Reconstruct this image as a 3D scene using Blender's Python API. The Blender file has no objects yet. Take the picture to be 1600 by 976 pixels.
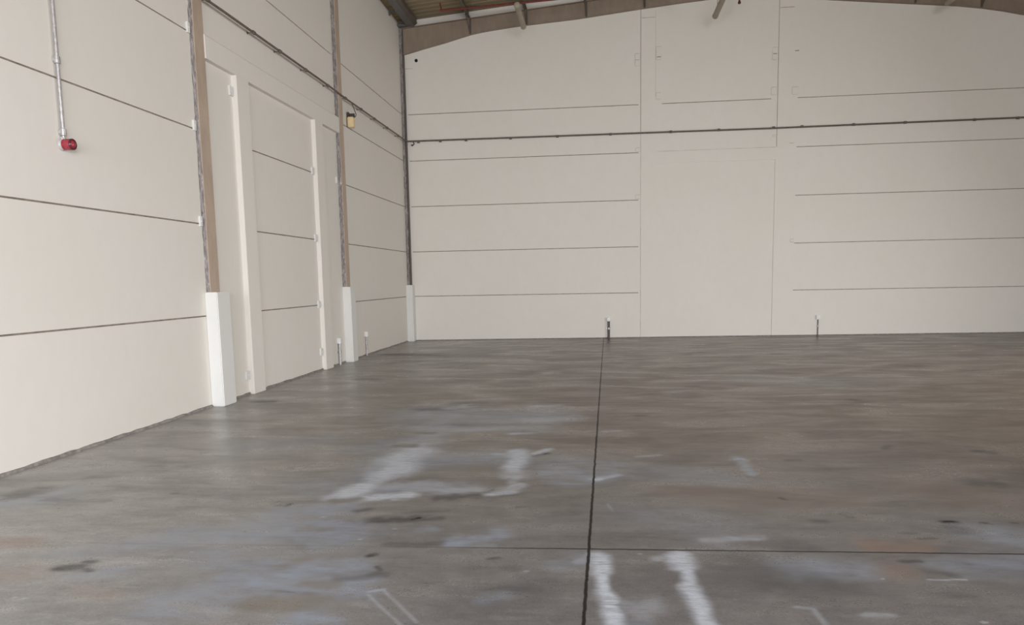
import bpy, bmesh, math, random
import numpy as np
from mathutils import Vector, Matrix

S = bpy.context.scene
C = S.collection

# ------------------------------------------------------------------ camera
cam_data = bpy.data.cameras.new('camera')
cam = bpy.data.objects.new('camera', cam_data)
C.objects.link(cam)
cam_data.sensor_fit = 'HORIZONTAL'
cam_data.sensor_width = 36.0
cam_data.lens = 1191.55 / 1600 * 36.0
cam_data.shift_y = 91.5 / 1600
cam_data.clip_start = 0.05
cam_data.clip_end = 200
_r = Vector((0.99360699, 0.11132744, -0.01874427)).normalized()
_u = Vector((0.00527795, 0.12004448, 0.99275448)).normalized()
_f = Vector((-0.11277096, 0.98650673, -0.11868946)).normalized()
cam.matrix_world = Matrix(((_r.x, _u.x, -_f.x, 0), (_r.y, _u.y, -_f.y, 0), (_r.z, _u.z, -_f.z, 1.6085), (0, 0, 0, 1)))
S.camera = cam

# ------------------------------------------------------------------ light and exposure
S.view_settings.view_transform = 'Standard'
S.view_settings.look = 'None'
S.view_settings.gamma = 1
S.view_settings.use_curve_mapping = False
S.view_settings.exposure = 0.08

world = bpy.data.worlds.new('sky')
S.world = world
world.use_nodes = True
bg = world.node_tree.nodes['Background']
bg.inputs[0].default_value = (1.0, 0.885, 0.67, 1)
bg.inputs[1].default_value = 1.02

def area(name, loc, target, sx, sy, power, col, spread=180):
    d = bpy.data.lights.new(name, 'AREA')
    d.shape = 'RECTANGLE'; d.size = sx; d.size_y = sy
    d.energy = power; d.color = col; d.spread = math.radians(spread)
    o = bpy.data.objects.new(name, d); C.objects.link(o)
    o.location = loc
    o.rotation_euler = (Vector(target) - Vector(loc)).to_track_quat('-Z', 'Y').to_euler()
    return o
# daylight entering by the rear doorway, plus side light added at an invented right-hand opening
area('rear_door_daylight', (-0.5, -5.0, 2.3), (-0.5, 0.0, -5.0), 9.0, 4.0, 1850, (0.94, 0.995, 1.10))
area('rear_window_daylight', (3.8, -5.3, 4.4), (2.0, 10.0, 2.6), 3.6, 2.4, 560, (0.95, 0.985, 1.04))
area('added_side_light', (11.4, 10.0, 2.3), (5, 10, -2.4), 4.0, 5.0, 680, (0.98, 0.99, 1.02))

# ------------------------------------------------------------------ node helpers
def new_mat(name):
    m = bpy.data.materials.new(name); m.use_nodes = True
    nt = m.node_tree; nt.nodes.clear()
    out = nt.nodes.new('ShaderNodeOutputMaterial')
    b = nt.nodes.new('ShaderNodeBsdfPrincipled')
    nt.links.new(b.outputs[0], out.inputs[0])
    return m, nt, b
def feed(nt, sock, v):
    if hasattr(v, 'is_output'): nt.links.new(v, sock)
    elif isinstance(v, (tuple, list)) and len(v) == 3 and sock.type == 'RGBA': sock.default_value = (*v, 1)
    else: sock.default_value = v
def mix(nt, fac, a, b, blend='MIX'):
    n = nt.nodes.new('ShaderNodeMix'); n.data_type = 'RGBA'; n.blend_type = blend
    feed(nt, n.inputs[0], fac); feed(nt, n.inputs[6], a); feed(nt, n.inputs[7], b)
    return n.outputs[2]
def mth(nt, op, a, b=0.0, c=0.0, clamp=False):
    n = nt.nodes.new('ShaderNodeMath'); n.operation = op; n.use_clamp = clamp
    feed(nt, n.inputs[0], a); feed(nt, n.inputs[1], b); feed(nt, n.inputs[2], c)
    return n.outputs[0]
def pos(nt, scale=(1, 1, 1)):
    g = nt.nodes.new('ShaderNodeNewGeometry')
    v = nt.nodes.new('ShaderNodeVectorMath'); v.operation = 'MULTIPLY'
    nt.links.new(g.outputs['Position'], v.inputs[0]); v.inputs[1].default_value = scale
    return v.outputs[0]
def noise(nt, vec, scale, detail=4, rough=0.55, dist=0.0):
    n = nt.nodes.new('ShaderNodeTexNoise'); n.noise_dimensions = '3D'
    nt.links.new(vec, n.inputs['Vector'])
    n.inputs['Scale'].default_value = scale; n.inputs['Detail'].default_value = detail
    n.inputs['Roughness'].default_value = rough; n.inputs['Distortion'].default_value = dist
    return n.outputs['Fac']
def ramp(nt, v, lo, hi, a=0.0, b=1.0, smooth=True):
    n = nt.nodes.new('ShaderNodeMapRange'); n.interpolation_type = 'SMOOTHSTEP' if smooth else 'LINEAR'
    feed(nt, n.inputs[0], v)
    n.inputs[1].default_value = lo; n.inputs[2].default_value = hi; n.inputs[3].default_value = a; n.inputs[4].default_value = b
    return n.outputs[0]
def bump(nt, b, h, strength, dist=0.01):
    n = nt.nodes.new('ShaderNodeBump'); n.inputs['Strength'].default_value = strength; n.inputs['Distance'].default_value = dist
    nt.links.new(h, n.inputs['Height']); nt.links.new(n.outputs[0], b.inputs['Normal'])

def simple(name, col, rough=0.6, metal=0.0, var=0.12, scale=6.0, stretch=(1, 1, 1), bmp=0.0, spec=0.5):
    m, nt, b = new_mat(name)
    n = noise(nt, pos(nt, stretch), scale, 5)
    lo = tuple(c * (1 - var) for c in col); hi = tuple(min(1, c * (1 + var)) for c in col)
    nt.links.new(mix(nt, ramp(nt, n, 0.3, 0.7), lo, hi), b.inputs['Base Color'])
    b.inputs['Roughness'].default_value = rough; b.inputs['Metallic'].default_value = metal
    b.inputs['Specular IOR Level'].default_value = spec
    if bmp: bump(nt, b, n, bmp)
    return m

def wall_paint(name, base):
    m, nt, b = new_mat(name)
    big = noise(nt, pos(nt), 0.55, 3)
    fine = noise(nt, pos(nt, (1, 1, 0.55)), 7.0, 5, 0.6)
    c = mix(nt, ramp(nt, big, 0.3, 0.7), tuple(x * y for x, y in zip(base, (0.975, 0.98, 0.965))), base)
    c = mix(nt, ramp(nt, fine, 0.35, 0.75, 0, 0.35), c, tuple(x * 0.94 for x in base))
    sc = noise(nt, pos(nt), 28.0, 3, 0.7)
    c = mix(nt, ramp(nt, sc, 0.70, 0.80, 0, 0.12), c, (0.45, 0.40, 0.35))
    nt.links.new(c, b.inputs['Base Color'])
    b.inputs['Roughness'].default_value = 0.62
    b.inputs['Specular IOR Level'].default_value = 0.3
    bump(nt, b, fine, 0.08, 0.01)
    return m

PAINT = wall_paint('white_wall_paint', (0.80, 0.760, 0.706))
PLINTH = wall_paint('white_plinth_paint', (0.77, 0.758, 0.735))
JOINT = simple('joint_filler', (0.27, 0.225, 0.185), 0.9, var=0.25, scale=9)
FAINT = simple('hairline_filler', (0.50, 0.455, 0.41), 0.9, var=0.35, scale=5)
BARE = simple('bare_concrete', (0.30, 0.265, 0.23), 0.8, var=0.15, scale=1.5)
def steel_paint(name, base, dirt=0.35):
    m, nt, b = new_mat(name)
    n1 = noise(nt, pos(nt, (1, 1, 0.35)), 5, 5, 0.6); n2 = noise(nt, pos(nt), 26, 4, 0.65)
    c = mix(nt, ramp(nt, n1, 0.32, 0.7), tuple(x * 0.84 for x in base), base)
    c = mix(nt, ramp(nt, n2, 0.56, 0.78, 0, dirt), c, tuple(x * 0.5 for x in base))
    nt.links.new(c, b.inputs['Base Color']); b.inputs['Roughness'].default_value = 0.55
    return m
COLUMN = steel_paint('beige_steel_paint', (0.52, 0.405, 0.315))
RAFTER = steel_paint('brown_steel_paint', (0.30, 0.23, 0.175))
PURLIN = steel_paint('dark_purlin_steel', (0.12, 0.098, 0.08))
EAVE = steel_paint('grey_eave_steel', (0.15, 0.14, 0.13))
DECK = simple('roof_sheet', (0.27, 0.215, 0.135), 0.6, var=0.10, scale=1.2, stretch=(0.4, 3, 1))
GALV = simple('galvanised_conduit', (0.33, 0.31, 0.29), 0.42, 0.55, var=0.25, scale=30)
GALVD = simple('weathered_conduit', (0.15, 0.125, 0.105), 0.65, 0.1, var=0.25, scale=24)
SILVER = simple('bright_conduit', (0.46, 0.44, 0.44), 0.38, 0.45, var=0.2, scale=30)
WHITEP = simple('white_plastic', (0.82, 0.81, 0.79), 0.4, var=0.04, scale=8)
CREAM = simple('cream_plastic', (0.80, 0.62, 0.36), 0.45, var=0.05, scale=8)
BLACKM = simple('dark_bracket', (0.06, 0.05, 0.045), 0.6, var=0.3, scale=20)
LAMPB = simple('grey_lamp_casing', (0.35, 0.30, 0.23), 0.5, var=0.06, scale=5)
REDP = simple('red_sprinkler_paint', (0.17, 0.03, 0.02), 0.55, var=0.15, scale=14)
REDL = simple('red_beacon_plastic', (0.33, 0.035, 0.05), 0.14, var=0.1, scale=30)
REDD = simple('dark_red_plastic', (0.10, 0.015, 0.02), 0.2, var=0.1, scale=30)
GREYP = simple('grey_plastic', (0.50, 0.48, 0.47), 0.35, var=0.06, scale=20)

def seam_mat():
    m, nt, b = new_mat('mastic_seam')
    n = noise(nt, pos(nt, (14, 14, 2.2)), 3.2, 5, 0.65, 1.2)
    n2 = noise(nt, pos(nt, (30, 30, 5)), 2.0, 3)
    c = mix(nt, ramp(nt, n, 0.40, 0.60), (0.17, 0.145, 0.135), (0.33, 0.30, 0.29))
    c = mix(nt, ramp(nt, n, 0.615, 0.66), c, (0.62, 0.60, 0.59))
    c = mix(nt, ramp(nt, n2, 0.57, 0.66, 0, 0.75), c, (0.09, 0.07, 0.06))
    nt.links.new(c, b.inputs['Base Color']); b.inputs['Roughness'].default_value = 0.5
    bump(nt, b, n, 0.6, 0.02)
    return m
SEAM = seam_mat()

# ------------------------------------------------------------------ mesh helpers
def link(name, bm, mats, parent=None, smooth=False, loc=None):
    me = bpy.data.meshes.new(name)
    bmesh.ops.recalc_face_normals(bm, faces=bm.faces)
    bm.to_mesh(me); bm.free()
    for m in (mats if isinstance(mats, list) else [mats]): me.materials.append(m)
    if smooth:
        for p in me.polygons: p.use_smooth = True
        me.set_sharp_from_angle(angle=math.radians(40))
    o = bpy.data.objects.new(name, me); C.objects.link(o)
    if parent: o.parent = parent
    if loc: o.location = loc
    return o
def tag(o, label, cat, group=None):
    o['label'] = label; o['category'] = cat
    if group: o['group'] = group
    return o
def thing(name, loc, label, cat, group=None):
    o = bpy.data.objects.new(name, None); C.objects.link(o)
    o.location = loc; o.empty_display_size = 0.1
    return tag(o, label, cat, group)
def struct(o):
    o['kind'] = 'structure'; return o
def box(bm, x0, x1, y0, y1, z0, z1, bev=0.0, mi=0):
    vs = [bm.verts.new((x, y, z)) for x in (x0, x1) for y in (y0, y1) for z in (z0, z1)]
    fs = [bm.faces.new([vs[i] for i in q]) for q in ((0,1,3,2),(4,6,7,5),(0,4,5,1),(2,3,7,6),(0,2,6,4),(1,5,7,3))]
    for f in fs: f.material_index = mi
    if bev:
        es = list({e for f in fs for e in f.edges})
        bmesh.ops.bevel(bm, geom=es, offset=bev, segments=2, affect='EDGES')
def frame(d):
    d = d.normalized()
    a = Vector((0, 0, 1)) if abs(d.z) < 0.9 else Vector((1, 0, 0))
    x = d.cross(a).normalized(); return x, d.cross(x).normalized()
def lathe(bm, p, d, prof, n=20, mi=0):
    """prof: (distance along d, radius) pairs"""
    p = Vector(p); d = Vector(d).normalized(); X, Y = frame(d); rings = []
    for t, r in prof:
        rings.append([bm.verts.new(p + d * t + (X * math.cos(2*math.pi*k/n) + Y * math.sin(2*math.pi*k/n)) * max(r, 1e-5)) for k in range(n)])
    for a, b in zip(rings, rings[1:]):
        for k in range(n):
            f = bm.faces.new((a[k], a[(k+1) % n], b[(k+1) % n], b[k])); f.material_index = mi
    bm.faces.new(rings[0][::-1]).material_index = mi; bm.faces.new(rings[-1]).material_index = mi
def tube(bm, pts, r, n=12):
    pts = [Vector(p) for p in pts]; rings = []
    for i, p in enumerate(pts):
        d = (pts[min(i+1, len(pts)-1)] - pts[max(i-1, 0)]); X, Y = frame(d)
        if rings:
            X = (lastX - d.normalized() * lastX.dot(d.normalized())).normalized(); Y = d.normalized().cross(X)
        lastX = X
        rings.append([bm.verts.new(p + (X * math.cos(2*math.pi*k/n) + Y * math.sin(2*math.pi*k/n)) * r) for k in range(n)])
    for a, b in zip(rings, rings[1:]):
        for k in range(n): bm.faces.new((a[k], a[(k+1) % n], b[(k+1) % n], b[k]))
    bm.faces.new(rings[0][::-1]); bm.faces.new(rings[-1])
def prism(bm, pts, axis, a, b):
    """extrude polygon pts (2-D) from a to b along axis; x: pts=(y,z), y: pts=(x,z)"""
    mk = (lambda p, t: (t, p[0], p[1])) if axis == 'x' else (lambda p, t: (p[0], t, p[1]))
    A = [bm.verts.new(mk(p, a)) for p in pts]; B = [bm.verts.new(mk(p, b)) for p in pts]
    bm.faces.new(A); bm.faces.new(B[::-1])
    for i in range(len(pts)):
        j = (i+1) % len(pts); bm.faces.new((A[i], A[j], B[j], B[i]))

# roof line of the gable (underside of the sheeting)
APEX = 3.2
def deck_z(x): return 8.40 + 0.085 * ((x if x < APEX else 2*APEX - x) + 4.75)

WX, BY, RX, REAR = -5.144, 20.496, 11.55, -6.0

def relief(name, u0, u1, z0, z1, recs, place, thick=0.2, top=None, mats=None):
    """wall slab whose face carries recesses: recs = (ua, ub, za, zb, depth, material index)"""
    us = sorted({u0, u1, *[r[0] for r in recs], *[r[1] for r in recs], *([APEX] if top else [])})
    zs = sorted({z0, z1, *[r[2] for r in recs], *[r[3] for r in recs]})
    nu, nz = len(us)-1, len(zs)-1
    D = [[(0.0, 0)]*nz for _ in range(nu)]
    for ua, ub, za, zb, d, mi in recs:
        for i in range(nu):
            if ua - 1e-6 <= us[i] and us[i+1] <= ub + 1e-6:
                for j in range(nz):
                    if za - 1e-6 <= zs[j] and zs[j+1] <= zb + 1e-6: D[i][j] = (d, mi)
    bm = bmesh.new()
    cut = (lambda u, z: min(z, top(u))) if top else (lambda u, z: z)
    def P(u, z, d): return place(u, cut(u, z), d)
    def quad(ps, mi=0):
        v = [bm.verts.new(p) for p in ps]; f = bm.faces.new(v); f.material_index = mi
    for i in range(nu):
        for j in range(nz):
            d, mi = D[i][j]
            quad([P(us[i], zs[j], d), P(us[i+1], zs[j], d), P(us[i+1], zs[j+1], d), P(us[i], zs[j+1], d)], mi)
            if i+1 < nu and abs(D[i+1][j][0] - d) > 1e-6:
                e = D[i+1][j][0]; quad([P(us[i+1], zs[j], d), P(us[i+1], zs[j], e), P(us[i+1], zs[j+1], e), P(us[i+1], zs[j+1], d)])
            if j+1 < nz and abs(D[i][j+1][0] - d) > 1e-6:
                e = D[i][j+1][0]; quad([P(us[i], zs[j+1], d), P(us[i+1], zs[j+1], d), P(us[i+1], zs[j+1], e), P(us[i], zs[j+1], e)])
    # back and rim
    quad([P(u0, z0, thick), P(u0, z1, thick), *([P(APEX, z1, thick)] if top else []), P(u1, z1, thick), P(u1, z0, thick)])
    for i in range(nu):
        quad([P(us[i], z0, D[i][0][0]), P(us[i+1], z0, D[i][0][0]), P(us[i+1], z0, thick), P(us[i], z0, thick)])
        quad([P(us[i], z1, D[i][-1][0]), P(us[i+1], z1, D[i][-1][0]), P(us[i+1], z1, thick), P(us[i], z1, thick)])
    for j in range(nz):
        quad([P(u0, zs[j], D[0][j][0]), P(u0, zs[j+1], D[0][j][0]), P(u0, zs[j+1], thick), P(u0, zs[j], thick)])
        quad([P(u1, zs[j], D[-1][j][0]), P(u1, zs[j+1], D[-1][j][0]), P(u1, zs[j+1], thick), P(u1, zs[j], thick)])
    bmesh.ops.remove_doubles(bm, verts=bm.verts, dist=1e-5)
    return struct(link(name, bm, mats or [PAINT, JOINT, FAINT]))

# ------------------------------------------------------------------ floor
def floor_z(x): return 0.0031 * (x + 5.144)
MARKS = [
    ('white', -1.79, 8.82, -1.75, 7.37, 0.204, 0.42),
    ('white', -1.79, 7.08, -1.73, 6.15, 0.189, 1),
    ('white', -1.76, 6.21, -1.78, 5.76, 0.121, 0.7),
    ('white', -1.8, 5.76, -1.87, 5.41, 0.122, 1),
    ('white', -1.76, 5.38, -1.42, 5.46, 0.077, 1),
    ('white', -1.39, 5.57, -0.94, 5.66, 0.082, 0.4),
    ('white', -1.68, 5.71, -1.29, 5.79, 0.104, 0.4),
    ('white', -0.82, 5.52, -0.68, 5.58, 0.056, 0.8),
    ('white', -0.71, 5.65, -0.64, 5.78, 0.068, 0.6),
    ('white', -0.72, 6.99, -0.69, 6.03, 0.098, 0.95),
    ('white', -0.69, 6.03, -0.68, 5.65, 0.044, 0.45),
    ('white', -0.98, 6.85, -0.53, 6.86, 0.039, 0.6),
    ('white', -0.57, 6.86, -0.45, 7.04, 0.056, 0.9),
    ('white', -1.89, 9.41, -1.7, 9.55, 0.103, 0.8),
    ('white', -1.76, 9.6, -1.61, 9.65, 0.068, 0.7),
    ('white', -0.81, 9.49, -0.59, 9.53, 0.104, 0.85),
    ('white', -0.86, 8.6, -0.64, 8.6, 0.155, 0.5),
    ('white', -0.87, 7.79, -0.66, 7.93, 0.058, 0.75),
    ('white', -1.79, 7.96, -0.94, 8.11, 0.118, 0.4),
    ('white', -1.77, 7.28, -1.57, 7.38, 0.051, 0.6),
    ('white', -2.2, 8.61, -0.7, 8.6, 0.349, 0.22),
    ('white', -0.01, 4.28, 0.01, 4.02, 0.056, 0.95),
    ('white', 0.01, 4.06, 0.03, 3.76, 0.036, 0.95),
    ('white', 0.03, 3.76, 0.06, 3.3, 0.05, 0.9),
    ('white', 0.45, 4.3, 0.46, 4.13, 0.06, 0.95),
    ('white', 0.47, 4.13, 0.47, 3.83, 0.033, 0.85),
    ('white', 0.47, 3.84, 0.5, 3.33, 0.045, 0.85),
    ('white', 0.33, 4.25, 0.45, 4.28, 0.038, 0.4),
    ('white', -0.13, 4.19, -0.01, 4.24, 0.037, 0.3),
    ('white', 0.13, 3.61, 0.26, 3.62, 0.082, 0.28),
    ('white', 0.18, 3.54, 0.22, 3.52, 0.052, 0.25),
    ('white', 0.63, 4.58, 0.97, 4.62, 0.044, 0.28),
    ('white', 0.79, 4.62, 0.94, 4.61, 0.033, 0.38),
    ('white', 0.94, 3.64, 1.02, 3.63, 0.014, 0.3),
    ('white', 1.02, 3.63, 1.03, 3.46, 0.015, 0.25),
    ('white', 1.25, 3.57, 1.34, 3.57, 0.027, 0.28),
    ('white', -0.04, 5.99, 0.15, 6.11, 0.038, 0.6),
    ('white', 0.06, 7.9, 0.21, 7.93, 0.043, 0.6),
    ('white', 0.35, 6.77, 0.54, 6.83, 0.029, 0.5),
    ('white', -0.02, 5.97, 0.01, 6.01, 0.038, 0.9),
    ('white', 1.7, 4.02, 1.77, 4.02, 0.007, 0.5),
    ('white', 1.78, 4.02, 1.8, 4.02, 0.007, 0.5),
    ('white', 1.82, 4.03, 1.89, 4.03, 0.007, 0.55),
    ('white', -3.31, 4.51, -3.3, 4.51, 0.01, 0.6),
    ('white', -2.46, 4.21, -2.45, 4.21, 0.008, 0.6),
    ('white', -2.99, 3.5, -2.98, 3.5, 0.006, 0.6),
    ('white', -3.05, 3.51, -3.04, 3.51, 0.006, 0.6),
    ('white', -1.33, 4.7, -1.32, 4.7, 0.01, 0.6),
    ('white', 1.13, 9.64, 1.15, 9.64, 0.044, 0.6),
    ('white', -2.63, 6.28, -2.61, 6.28, 0.019, 0.6),
    ('white', 1.47, 4.02, 1.47, 4.02, 0.008, 0.6),
    ('white', -1.9, 4.93, -1.89, 4.93, 0.011, 0.6),
    ('white', 1.73, 3.53, 1.74, 3.53, 0.006, 0.6),
    ('white', -0.41, 4.02, -0.4, 4.02, 0.008, 0.6),
    ('white', 0.23, 4.32, 0.24, 4.32, 0.009, 0.6),
    ('white', -1.75, 3.56, -1.74, 3.56, 0.006, 0.6),
    ('white', -1.5, 4.49, -1.49, 4.49, 0.009, 0.6),
    ('white', -1.19, 3.66, -0.93, 3.33, 0.006, 0.3),
    ('white', -1.13, 3.73, -0.86, 3.36, 0.006, 0.3),
    ('white', -1.2, 3.69, -1.12, 3.73, 0.012, 0.35),
    ('white', -2.63, 15.51, -2.67, 13.31, 0.048, 0.3),
    ('white', -2.71, 12.94, -2.77, 11.95, 0.031, 0.25),
    ('white', 0.96, 10.69, 1.13, 10.74, 0.072, 0.4),
    ('white', 3.55, 12.07, 4.54, 11.72, 0.222, 0.15),
    ('white', 0.06, 5.32, 0.09, 5.14, 0.007, 0.3),
    ('blue', -2.83, 4.35, -2.35, 4.5, 0.143, 0.5),
    ('blue', -2.63, 4.52, -1.91, 4.67, 0.177, 0.55),
    ('blue', -2.23, 5.02, -1.81, 5.16, 0.136, 0.6),
    ('blue', -2.23, 4.8, -1.68, 4.5, 0.204, 0.6),
    ('blue', -1.88, 4.82, -1.57, 4.7, 0.166, 0.6),
    ('blue', -2.29, 4.14, -1.67, 3.97, 0.189, 0.4),
    ('blue', -1.78, 3.96, -1.43, 4.03, 0.134, 0.75),
    ('blue', -1.94, 3.81, -1.58, 3.75, 0.135, 0.7),
    ('blue', -2.21, 3.47, -1.96, 3.64, 0.172, 0.45),
    ('blue', -1.89, 3.45, -1.87, 3.6, 0.13, 0.4),
    ('blue', -1.46, 3.37, -1.31, 3.31, 0.082, 0.6),
    ('blue', -1.45, 3.67, -1.32, 3.76, 0.144, 0.6),
    ('blue', -4.66, 5.07, -4.26, 5.29, 0.197, 0.5),
    ('blue', -3.28, 4.19, -2.74, 4.28, 0.113, 0.3),
    ('blue', -2.87, 3.85, -2.71, 3.91, 0.095, 0.4),
    ('blue', -0.91, 4.48, -0.8, 4.52, 0.095, 0.8),
    ('blue', -0.69, 4.61, -0.63, 4.65, 0.09, 0.7),
    ('blue', -0.91, 4.4, -0.64, 4.42, 0.031, 0.6),
    ('blue', -1.14, 4.7, -1.1, 4.71, 0.058, 0.5),
    ('blue', -0.24, 6.04, -0.01, 6.15, 0.233, 0.7),
    ('blue', -0.53, 6.47, -0.14, 6.54, 0.221, 0.35),
    ('blue', -0.09, 6.59, 0.13, 6.48, 0.179, 0.4),
    ('blue', -2.15, 9.04, -0.64, 8.89, 0.421, 0.6),
    ('blue', -2.1, 8.22, -0.66, 8.11, 0.244, 0.45),
    ('blue', -2.27, 7.07, -1.89, 7.37, 0.327, 0.4),
    ('blue', -1.81, 6.56, -0.79, 6.78, 0.279, 0.55),
    ('blue', -1.98, 5.99, -1.72, 6.21, 0.234, 0.45),
    ('blue', -1.66, 5.61, -1.08, 5.76, 0.152, 0.55),
    ('blue', -2.3, 5.69, -1.83, 5.52, 0.164, 0.3),
    ('blue', 1.2, 6.76, 1.23, 6.18, 0.049, 0.85),
    ('blue', 1.06, 4.17, 1.36, 4.18, 0.146, 0.45),
    ('blue', 2.3, 4.7, 2.6, 4.6, 0.181, 0.5),
    ('blue', 1.97, 4.22, 2.43, 4.29, 0.133, 0.4),
    ('blue', 2.23, 4.87, 2.4, 4.76, 0.097, 0.4),
    ('blue', 0.34, 6.26, 0.93, 6.07, 0.239, 0.25),
    ('blue', 0.34, 5.12, 0.65, 4.74, 0.254, 0.2),
    ('blue', -0.58, 3.64, -0.51, 3.67, 0.056, 0.5),
    ('blue', -0.24, 4.14, -0.13, 4.25, 0.111, 0.3),
    ('blue', 0.04, 3.4, 0.19, 3.42, 0.061, 0.3),
    ('blue', 2.42, 12.13, 3.26, 11.36, 0.505, 0.25),
    ('blue', -3.37, 7.06, -2.96, 7.36, 0.381, 0.25),
    ('dark', -1.48, 4.9, -1.22, 4.94, 0.076, 0.65),
    ('dark', -1.27, 4.88, -1.06, 4.92, 0.038, 0.5),
    ('dark', -1.24, 4.91, -1.21, 4.94, 0.028, 1),
    ('dark', -1.17, 5.44, -0.7, 5.52, 0.094, 0.6),
    ('dark', -0.92, 5.55, -0.77, 5.56, 0.048, 0.5),
    ('dark', -0.39, 5.24, -0.17, 5.33, 0.146, 0.25),
    ('dark', -2.2, 9.27, -1.89, 9.36, 0.136, 0.6),
    ('dark', -2.3, 8.41, -1.25, 8.33, 0.183, 0.25),
    ('dark', -1.76, 8.29, -0.61, 8.36, 0.091, 0.4),
    ('dark', -0.57, 6.81, -0.47, 6.86, 0.044, 1),
    ('dark', -1.69, 5.08, -1.63, 5.12, 0.041, 0.5),
    ('dark', -3.08, 3.93, -2.99, 3.95, 0.057, 0.75),
    ('dark', -3.0, 4.03, -2.96, 4.03, 0.034, 0.7),
    ('dark', -2.94, 3.91, -2.88, 3.9, 0.028, 0.6),
    ('dark', -4.6, 5.39, -4.47, 5.5, 0.124, 0.5),
    ('dark', -4.18, 5.26, -3.73, 5.23, 0.058, 0.3),
    ('dark', 2.19, 4.98, 2.24, 4.98, 0.039, 1),
    ('dark', 2.4, 4.98, 2.43, 4.98, 0.017, 0.9),
    ('dark', 2.59, 4.99, 2.62, 4.99, 0.016, 0.7),
    ('dark', 3.35, 7.02, 3.42, 6.98, 0.064, 0.75),
    ('dark', 3.12, 7.02, 3.19, 7.0, 0.046, 0.3),
    ('dark', 1.39, 4.96, 1.44, 4.96, 0.045, 0.45),
    ('dark', 1.91, 4.67, 1.98, 4.67, 0.023, 0.5),
    ('dark', 1.68, 4.28, 1.77, 4.29, 0.029, 0.6),
    ('dark', 2.18, 4.85, 2.19, 4.79, 0.073, 0.4),
    ('dark', 2.81, 5.98, 2.94, 5.96, 0.112, 0.4),
    ('dark', 1.85, 4.76, 1.92, 4.76, 0.024, 0.3),
    ('dark', 1.77, 4.13, 1.85, 4.09, 0.044, 0.35),
    ('dark', 2.57, 7.14, 2.67, 7.25, 0.038, 0.6),
    ('dark', 1.61, 6.65, 1.72, 6.65, 0.042, 0.5),
    ('dark', 1.29, 5.5, 1.31, 5.46, 0.02, 0.6),
    ('dark', 1.62, 5.07, 1.65, 5.07, 0.016, 0.6),
    ('dark', -4.7, 9.93, -4.51, 9.93, 0.114, 0.65),
    ('dark', -3.98, 12.25, -3.7, 12.23, 0.141, 0.6),
    ('dark', -4.61, 16.53, -2.65, 16.04, 0.416, 0.6),
    ('dark', -3.96, 15.13, -3.69, 15.11, 0.239, 0.4),
    ('dark', -2.26, 12.32, -2.1, 12.31, 0.238, 0.35),
    ('dark', -2.62, 16.74, -2.23, 17.0, 0.298, 0.35),
    ('dark', 8.82, 19.63, 9.07, 19.38, 0.398, 0.5),
    ('dark', 5.32, 13.48, 5.51, 13.46, 0.171, 0.4),
    ('dark', 3.7, 11.34, 4.59, 11.17, 0.265, 0.25),
    ('dark', 2.15, 7.87, 2.47, 7.91, 0.163, 0.25),
    ('dark', 1.33, 11.12, 1.43, 11.18, 0.078, 0.6),
    ('dark', 1.5, 11.04, 1.68, 11.04, 0.083, 0.5),
    ('dark', 0.47, 8.79, 0.55, 8.79, 0.061, 0.6),
    ('dark', 3.15, 10.0, 3.19, 9.95, 0.078, 0.6),
    ('dark', -1.26, 3.9, -1.22, 3.93, 0.04, 0.5),
    ('dark', -1.41, 3.84, -1.18, 3.92, 0.039, 0.4),
    ('dark', -1.35, 4.21, -1.33, 4.23, 0.028, 0.7),
    ('dark', -1.25, 4.04, -1.22, 3.99, 0.017, 0.6),
    ('dark', -1.28, 4.41, -1.0, 4.44, 0.051, 0.35),
    ('dark', -0.63, 4.2, -0.58, 4.22, 0.019, 0.6),
    ('dark', -0.7, 4.02, -0.52, 4.05, 0.068, 0.3),
    ('dark', -0.64, 3.6, -0.35, 3.78, 0.143, 0.25),
    ('dark', -2.26, 5.17, -2.25, 5.22, 0.025, 0.6),
    ('dark', -2.34, 5.17, -2.3, 5.18, 0.017, 0.5),
    ('dark', 0.77, 4.11, 1.07, 3.95, 0.204, 0.35),
    ('dark', 0.96, 4.52, 1.2, 4.48, 0.085, 0.3),
    ('dark', -1.32, 5.05, -1.05, 5.1, 0.027, 0.3),
    ('dark', -0.58, 5.2, -0.53, 5.21, 0.017, 0.7),
    ('dark', -3.3, 5.47, -3.26, 5.47, 0.019, 0.5),
    ('dark', -1.68, 13.24, -1.16, 13.02, 0.271, 0.25),
    ('dark', 6.07, 12.71, 6.65, 12.04, 0.401, 0.25),
    ('dark', -4.99, 8.22, -4.55, 8.42, 0.181, 0.2),
    ('dark', -4.33, 5.92, -4.11, 5.95, 0.055, 0.3),
    ('dark', -2.38, 5.24, -1.96, 5.31, 0.044, 0.25),
    ('rust', -3.91, 4.27, -3.63, 4.31, 0.096, 0.55),
    ('rust', 1.6, 4.57, 1.84, 4.56, 0.109, 0.5),
    ('rust', 1.52, 4.15, 1.63, 4.11, 0.125, 0.35),
    ('rust', -1.79, 4.73, -1.76, 4.81, 0.048, 0.6),
    ('rust', 1.25, 6.72, 1.33, 6.09, 0.022, 0.4),
    ('rust', -3.36, 3.78, -3.24, 3.83, 0.121, 0.3),
    ('rust', 0.77, 5.61, 1.66, 5.56, 0.326, 0.25),
    ('rust', 2.2, 5.83, 2.86, 5.37, 0.295, 0.2),
    ('rust', -2.72, 3.59, -2.59, 3.56, 0.08, 0.25),
    ('tan', -1.69, 3.48, -1.47, 3.55, 0.091, 0.9),
    ('tan', -1.48, 3.57, -1.31, 3.56, 0.067, 0.6),
    ('tan', -1.59, 3.77, -1.44, 3.76, 0.059, 0.8),
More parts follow.
